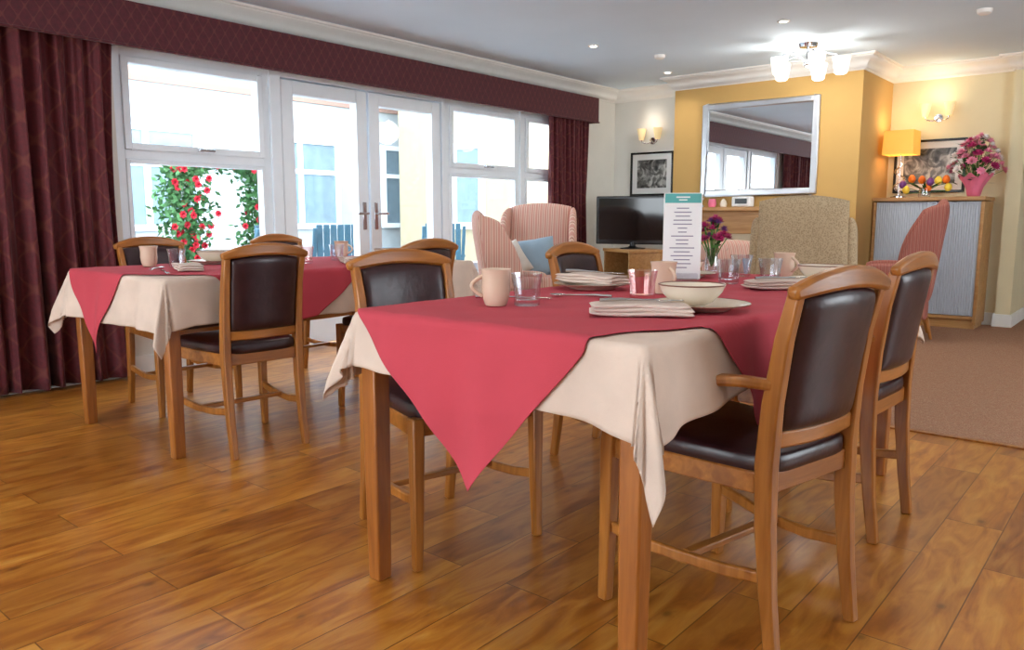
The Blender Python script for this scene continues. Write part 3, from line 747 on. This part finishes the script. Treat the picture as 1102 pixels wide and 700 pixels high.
# ------------------------------------------------------------ cabinet
cb=empty('tambour_cabinet','grey tambour door cabinet with pale wood top and sides','cabinet',(-1.73,8.15,0))
cb.scale=(.95,1,1)
boxes('body',[((-.47,0,.59),(.03,.42,1.1)),((.47,0,.59),(.03,.42,1.1)),((0,.2,.59),(.94,.02,1.1)),((0,0,.1),(.94,.4,.03))],M['lightwood'],cb)
box('cabinet_top',(0,0,1.165),(.98,.46,.035),M['lightwood'],cb,bevel=.006)
box('plinth',(0,.01,.04),(.94,.38,.08),M['lightwood'],cb)
for s in (-1,1):
    L=[]
    for k in range(22): L.append(((s*.2275-.2275+.01+k*.0207,-.19,.63),(.017,.02,1.02)))
    L.append(((s*.2275,-.185,.63),(.455,.008,1.02)))
    o=boxes('tambour_door',L,M['tambour'],cb,bevel=.004)
    box('handle',(s*.03,-.206,.63),(.015,.014,.14),M['silver'],o)
ZC=1.1825
tl=empty('table_lamp','lamp with spiral chrome stem and gold shade on the cabinet','lamp',(-2.02,8.12,ZC))
lathe('base',[(0,0),(.07,0),(.07,.012),(.02,.02),(0,.02)],M['chrome'],tl)
P=[];
for i in range(60):
    a=i/59*4*pi;rr=.045*math.sin(pi*i/59)**.6+.006;P.append((rr*math.cos(a),rr*math.sin(a),.02+i/59*.3))
tube('spiral_stem',P,.007,M['chrome'],tl,seg=8)
tube('stem',[(0,0,.02),(0,0,.42)],.005,M['chrome'],tl)
V=[];F=[]
def sq(h,w): return [(-w,-w,h),(w,-w,h),(w,w,h),(-w,w,h)]
for h,w in ((.40,.135),(.62,.128),(.62,.124),(.40,.131)): V+=sq(h,w)
for i in range(3):
    for k in range(4): F.append((i*4+k,i*4+(k+1)%4,i*4+4+(k+1)%4,i*4+4+k))
mk('lamp_shade',V,F,M['shade_gold'],tl,smooth=False)
tp=empty('tulip_vase','low glass vase of orange, yellow and purple tulips on the cabinet','vase of flowers',(-1.77,8.0,ZC))
lathe('vase',[(0,0),(.05,0),(.055,.02),(.045,.07),(.05,.09),(.046,.09),(.04,.07),(.048,.02),(0,.01)],M['glass'],tp)
def tulipv(R): return lathev([(0,0),(R*.6,R*.2),(R,R*.9),(R*.85,R*1.7),(R*.35,R*2.3),(R*.2,R*2.3),(R*.6,R*1.4),(0,R*.4)],10)
stv=[]
for i,(dx,h,m_) in enumerate([(-.18,.08,'purplep'),(-.11,.13,'orangep'),(-.03,.12,'orangep'),(.05,.10,'purplep'),(.11,.11,'yellowp'),(.17,.12,'orangep'),(-.15,.03,'yellowp'),(.03,.05,'orangep'),(.19,.05,'yellowp')]):
    p=Vector((dx,-.03+.02*(i%3),h));V,F=tulipv(.033);mk('tulip_flower',[Vector(v)+p for v in V],F,M[m_],tp,angle=180)
    stv.append(tubev([(0,0,.04),(dx*.6,0,h*.7+.02),p],.003,5))
V,F=join(stv);mk('stem_bunch',V,F,M['leaf'],tp)
lv=[]
for i in range(14):
    a=i*.8;d=Vector((math.cos(a),math.sin(a)*.5,.4));s=Vector((-math.sin(a),math.cos(a),0))*.016
    p=Vector((0,0,.06));lv.append(([p,p+d*.09+s,p+d*.2,p+d*.09-s],[(0,1,2,3)]))
V,F=join(lv);mk('foliage',V,F,M['leafd'],tp,angle=180)
bq=empty('wrapped_bouquet','pink and white flowers in a pot wrapped with pink paper','bouquet',(-1.39,8.1,ZC))
V=[];F=[];n=40
for i,(r_,z) in enumerate(((.05,0),(.07,.08),(.09,.13),(.13,.19))):
    for k in range(n):
        a=2*pi*k/n;q=r_*(1+(.12*math.sin(a*7) if i>1 else .02*math.sin(a*7)));V.append((q*math.cos(a),q*math.sin(a),z+(.02*math.sin(a*7+1) if i==3 else 0)))
for i in range(3):
    for k in range(n): F.append((i*n+k,i*n+(k+1)%n,(i+1)*n+(k+1)%n,(i+1)*n+k))
F.append(tuple(range(n)))
mk('wrapping_paper',V,F,M['pinkpaper'],bq,angle=180)
bouquet(bq,(0,0),46,.22,.22,.52,[M['pinkp'],M['whitep'],M['pinkp'],M['magenta']],.05,leaf=80,leafsize=.07,base=(0,0,.1),layers=3)

# ------------------------------------------------------------ exterior
struct(box('floor_patio',*b2(-16,-5.25,-6,20,-.2,-.08),M['paving'],bevel=0))
bd=empty('building','rendered courtyard building with white framed windows and brick band','building',(-10.5,6,-.08))
box('facade',*b2(-1,0,-12,14,0,4.2),M['render'],bd,bevel=0)
box('brick_band',*b2(-.02,.03,-12,14,2.85,3.3),M['brick'],bd,bevel=0)
boxes('eaves',[b2(-1.5,.35,-12,14,4.2,4.4)],M['upvc'],bd,bevel=0)
V=[(.35,-12,4.4),(.35,14,4.4),(-3,14,6.4),(-3,-12,6.4)];mk('roof',V,[(0,1,2,3)],M['roof'],bd)
for k in range(8):
    y=-9+k*2.4
    wn=boxes('window_frame',[b2(0,.06,y,y+.08,.9,2.3),b2(0,.06,y+1.42,y+1.5,.9,2.3),b2(.001,.055,y+.08,y+1.42,.9,.98),b2(.001,.055,y+.08,y+1.42,2.22,2.3),b2(.001,.058,y+.71,y+.79,.98,2.22),b2(.001,.05,y+.08,y+.71,1.75,1.82),b2(.001,.05,y+.79,y+1.42,1.75,1.82)],M['upvc'],bd,bevel=0)
    box('window_pane',*b2(.0,.03,y+.05,y+1.45,.95,2.25),M['extglass'],wn,bevel=0)
wg=empty('building_wing','cream rendered wing of the courtyard building','building',(-8.5,8.8,-.08))
box('facade',*b2(-1.3,1.2,0,3,0,4.0),M['extc'],wg,bevel=0);box('eaves',*b2(-1.4,1.4,-.3,3,4.0,4.12),M['upvc'],wg,bevel=0)
wn=boxes('window_frame',[b2(-.6,-.5,-.05,0,.9,2.2),b2(.5,.6,-.05,0,.9,2.2),b2(-.5,.5,-.05,0,.9,1.0),b2(-.5,.5,-.05,0,2.1,2.2),b2(-.04,.04,-.05,0,1.0,2.1)],M['upvc'],wg,bevel=0)
box('window_pane',*b2(-.55,.55,-.03,0,.95,2.15),M['extglass'],wn,bevel=0)
def rose(label,y0,y1,x,zt,seed):
    random.seed(seed)
    r=empty('climbing_rose',label,'rose bush',(x,(y0+y1)/2,-.08))
    W=(y1-y0)/2
    tr=[tubev([(0,s*W,0),(0,s*W,zt*.85)]+[(0,s*W*math.cos(a),zt*.85+.2*math.sin(a)) for a in (.5,1.,1.57)],.015,6) for s in (-1,1)]
    V,F=join(tr);mk('trellis_arch',V,F,M['upvc'],r)
    lv=[];fl=[]
    def pt():
        q=random.random();g=random.gauss
        z=random.uniform(.1,zt)
        if q<.56: return Vector((g(0,.09),-W+g(0,.095)*(1+.3*math.sin(z*7)),z))
        if q<.86: return Vector((g(0,.09),W+g(0,.065)*(1+.3*math.sin(z*9)),z))
        a=random.uniform(.1,pi-.1);return Vector((g(0,.08),W*math.cos(a)+g(0,.05),zt*.97+.08*math.sin(a)+g(0,.04)))
    for i in range(3800):
        p=pt();d=Vector((random.gauss(0,1),random.gauss(0,1),random.gauss(0,1))).normalized();s=d.orthogonal().normalized()*.018;l=.038
        lv.append(([p-d*l,p+s,p+d*l,p-s],[(0,1,2,3)]))
    V,F=join(lv);o=mk('foliage',V,F,M['leafo'],r,angle=180);o['kind']='stuff'
    for i in range(100):
        p=pt()+Vector((.15,0,0));R4=Matrix.Translation(p)@Matrix.Rotation(pi/2,4,'Y');fl.append(xf(blossomv(.038,7,3),R4))
    V,F=join(fl);o=mk('rose_blooms',V,F,M['redp'],r,angle=180);o['kind']='stuff'
rose('arch of climbing red roses on a white trellis in the courtyard',3.68,4.42,-7.1,1.56,5)
pc=empty('patio_chair','blue slatted garden chair on the patio','chair',(-6.5,3.95,-.08),D(200),group='blue patio chairs')
for s in (-1,1):
    sweep('leg',[(.24,s*.24,0),(.24,s*.24,.62)],(.035,.035),M['blue'],pc);sweep('leg',[(-.26,s*.24,0),(-.22,s*.24,.45),(-.32,s*.24,.98)],(.035,.035),M['blue'],pc)
    sweep('armrest',[(-.26,s*.24,.63),(.28,s*.24,.64)],(.06,.025),M['blue'],pc)
boxes('seat',[((-.2+k*.08,0,.43),(.06,.46,.02)) for k in range(6)],M['blue'],pc)
boxes('backrest',[((-.27,-.18+k*.072,.76),(.02,.06,.5)) for k in range(6)],M['blue'],pc)
dup(pc,(-6.5,4.85,-.08),D(165));dup(pc,(-6.6,3.0,-.08),D(30));dup(pc,(-6.7,6.6,-.08),D(150))
pt_=empty('patio_table','round blue garden table on the patio','table',(-7.0,5.6,-.08))
lathe('table_top',[(0,.7),(.45,.7),(.45,.73),(0,.73)],M['blue'],pt_);tube('pedestal',[(0,0,.02),(0,0,.7)],.03,M['blue'],pt_);lathe('foot',[(0,0),(.25,0),(.22,.03),(0,.04)],M['blue'],pt_)

# ------------------------------------------------------------ lights
def light(ty,loc,e,c=(1,1,1),**k):
    d=bpy.data.lights.new('lamp_and_fill_light',ty);d.energy=e;d.color=c
    for a,b in k.items(): setattr(d,a,b)
    o=bpy.data.objects.new('downlight_and_fill_spot' if ty=='SPOT' else 'lamp_and_fill_light',d);COL.objects.link(o);o.location=loc;return o
for p in dpos: light('SPOT',(p[0],p[1],H-.02),14,(1,.95,.87),spot_size=D(140),spot_blend=.8,shadow_soft_size=.05)  # spots beyond the visible downlights have no fitting, added to fill the room
light('SPOT',(-1.5,7.2,H-.02),12,(1,.95,.87),spot_size=D(120),spot_blend=.8,shadow_soft_size=.05)  # added spot without a fitting, brightens the cabinet corner
light('POINT',(-2.43,6.7,H-.36),18,(1,.95,.88),shadow_soft_size=.15)
light('POINT',(-2.02,8.12,ZC+.7),2.,(1,.78,.48),shadow_soft_size=.06)
light('POINT',(-2.02,8.12,ZC+.5),2.,(1,.78,.48),shadow_soft_size=.06)
light('POINT',(-4.5,7.66,2.05),1.0,(1,.9,.78),shadow_soft_size=.06)
light('POINT',(-1.78,8.26,2.14),1.2,(1,.86,.66),shadow_soft_size=.06)
w=bpy.data.worlds.new('sky');sc.world=w;w.use_nodes=True;nt=w.node_tree;nt.nodes.clear()
bg_=nt.nodes.new('ShaderNodeBackground');ow=nt.nodes.new('ShaderNodeOutputWorld');tc=nt.nodes.new('ShaderNodeTexCoord');sx=nt.nodes.new('ShaderNodeSeparateXYZ');rp=nt.nodes.new('ShaderNodeValToRGB')
nt.links.new(tc.outputs['Generated'],sx.inputs[0]);nt.links.new(sx.outputs[2],rp.inputs[0]);rp.color_ramp.elements[0].color=(.88,.95,1,1);rp.color_ramp.elements[1].color=(.68,.83,1,1)
nt.links.new(rp.outputs[0],bg_.inputs[0]);bg_.inputs[1].default_value=10.5;nt.links.new(bg_.outputs[0],ow.inputs[0])

# ------------------------------------------------------------ camera
cd_=bpy.data.cameras.new('camera');co=bpy.data.objects.new('camera',cd_);COL.objects.link(co)
f=840.;hz=234.;th=math.atan((350-hz)/f)
cd_.sensor_width=36;cd_.lens=f/1102*36;cd_.clip_start=.05
co.location=(0,0,1.0);co.rotation_euler=(pi/2-th,0,D(40))
sc.camera=co
sc.view_settings.view_transform='Standard';sc.view_settings.exposure=0.08
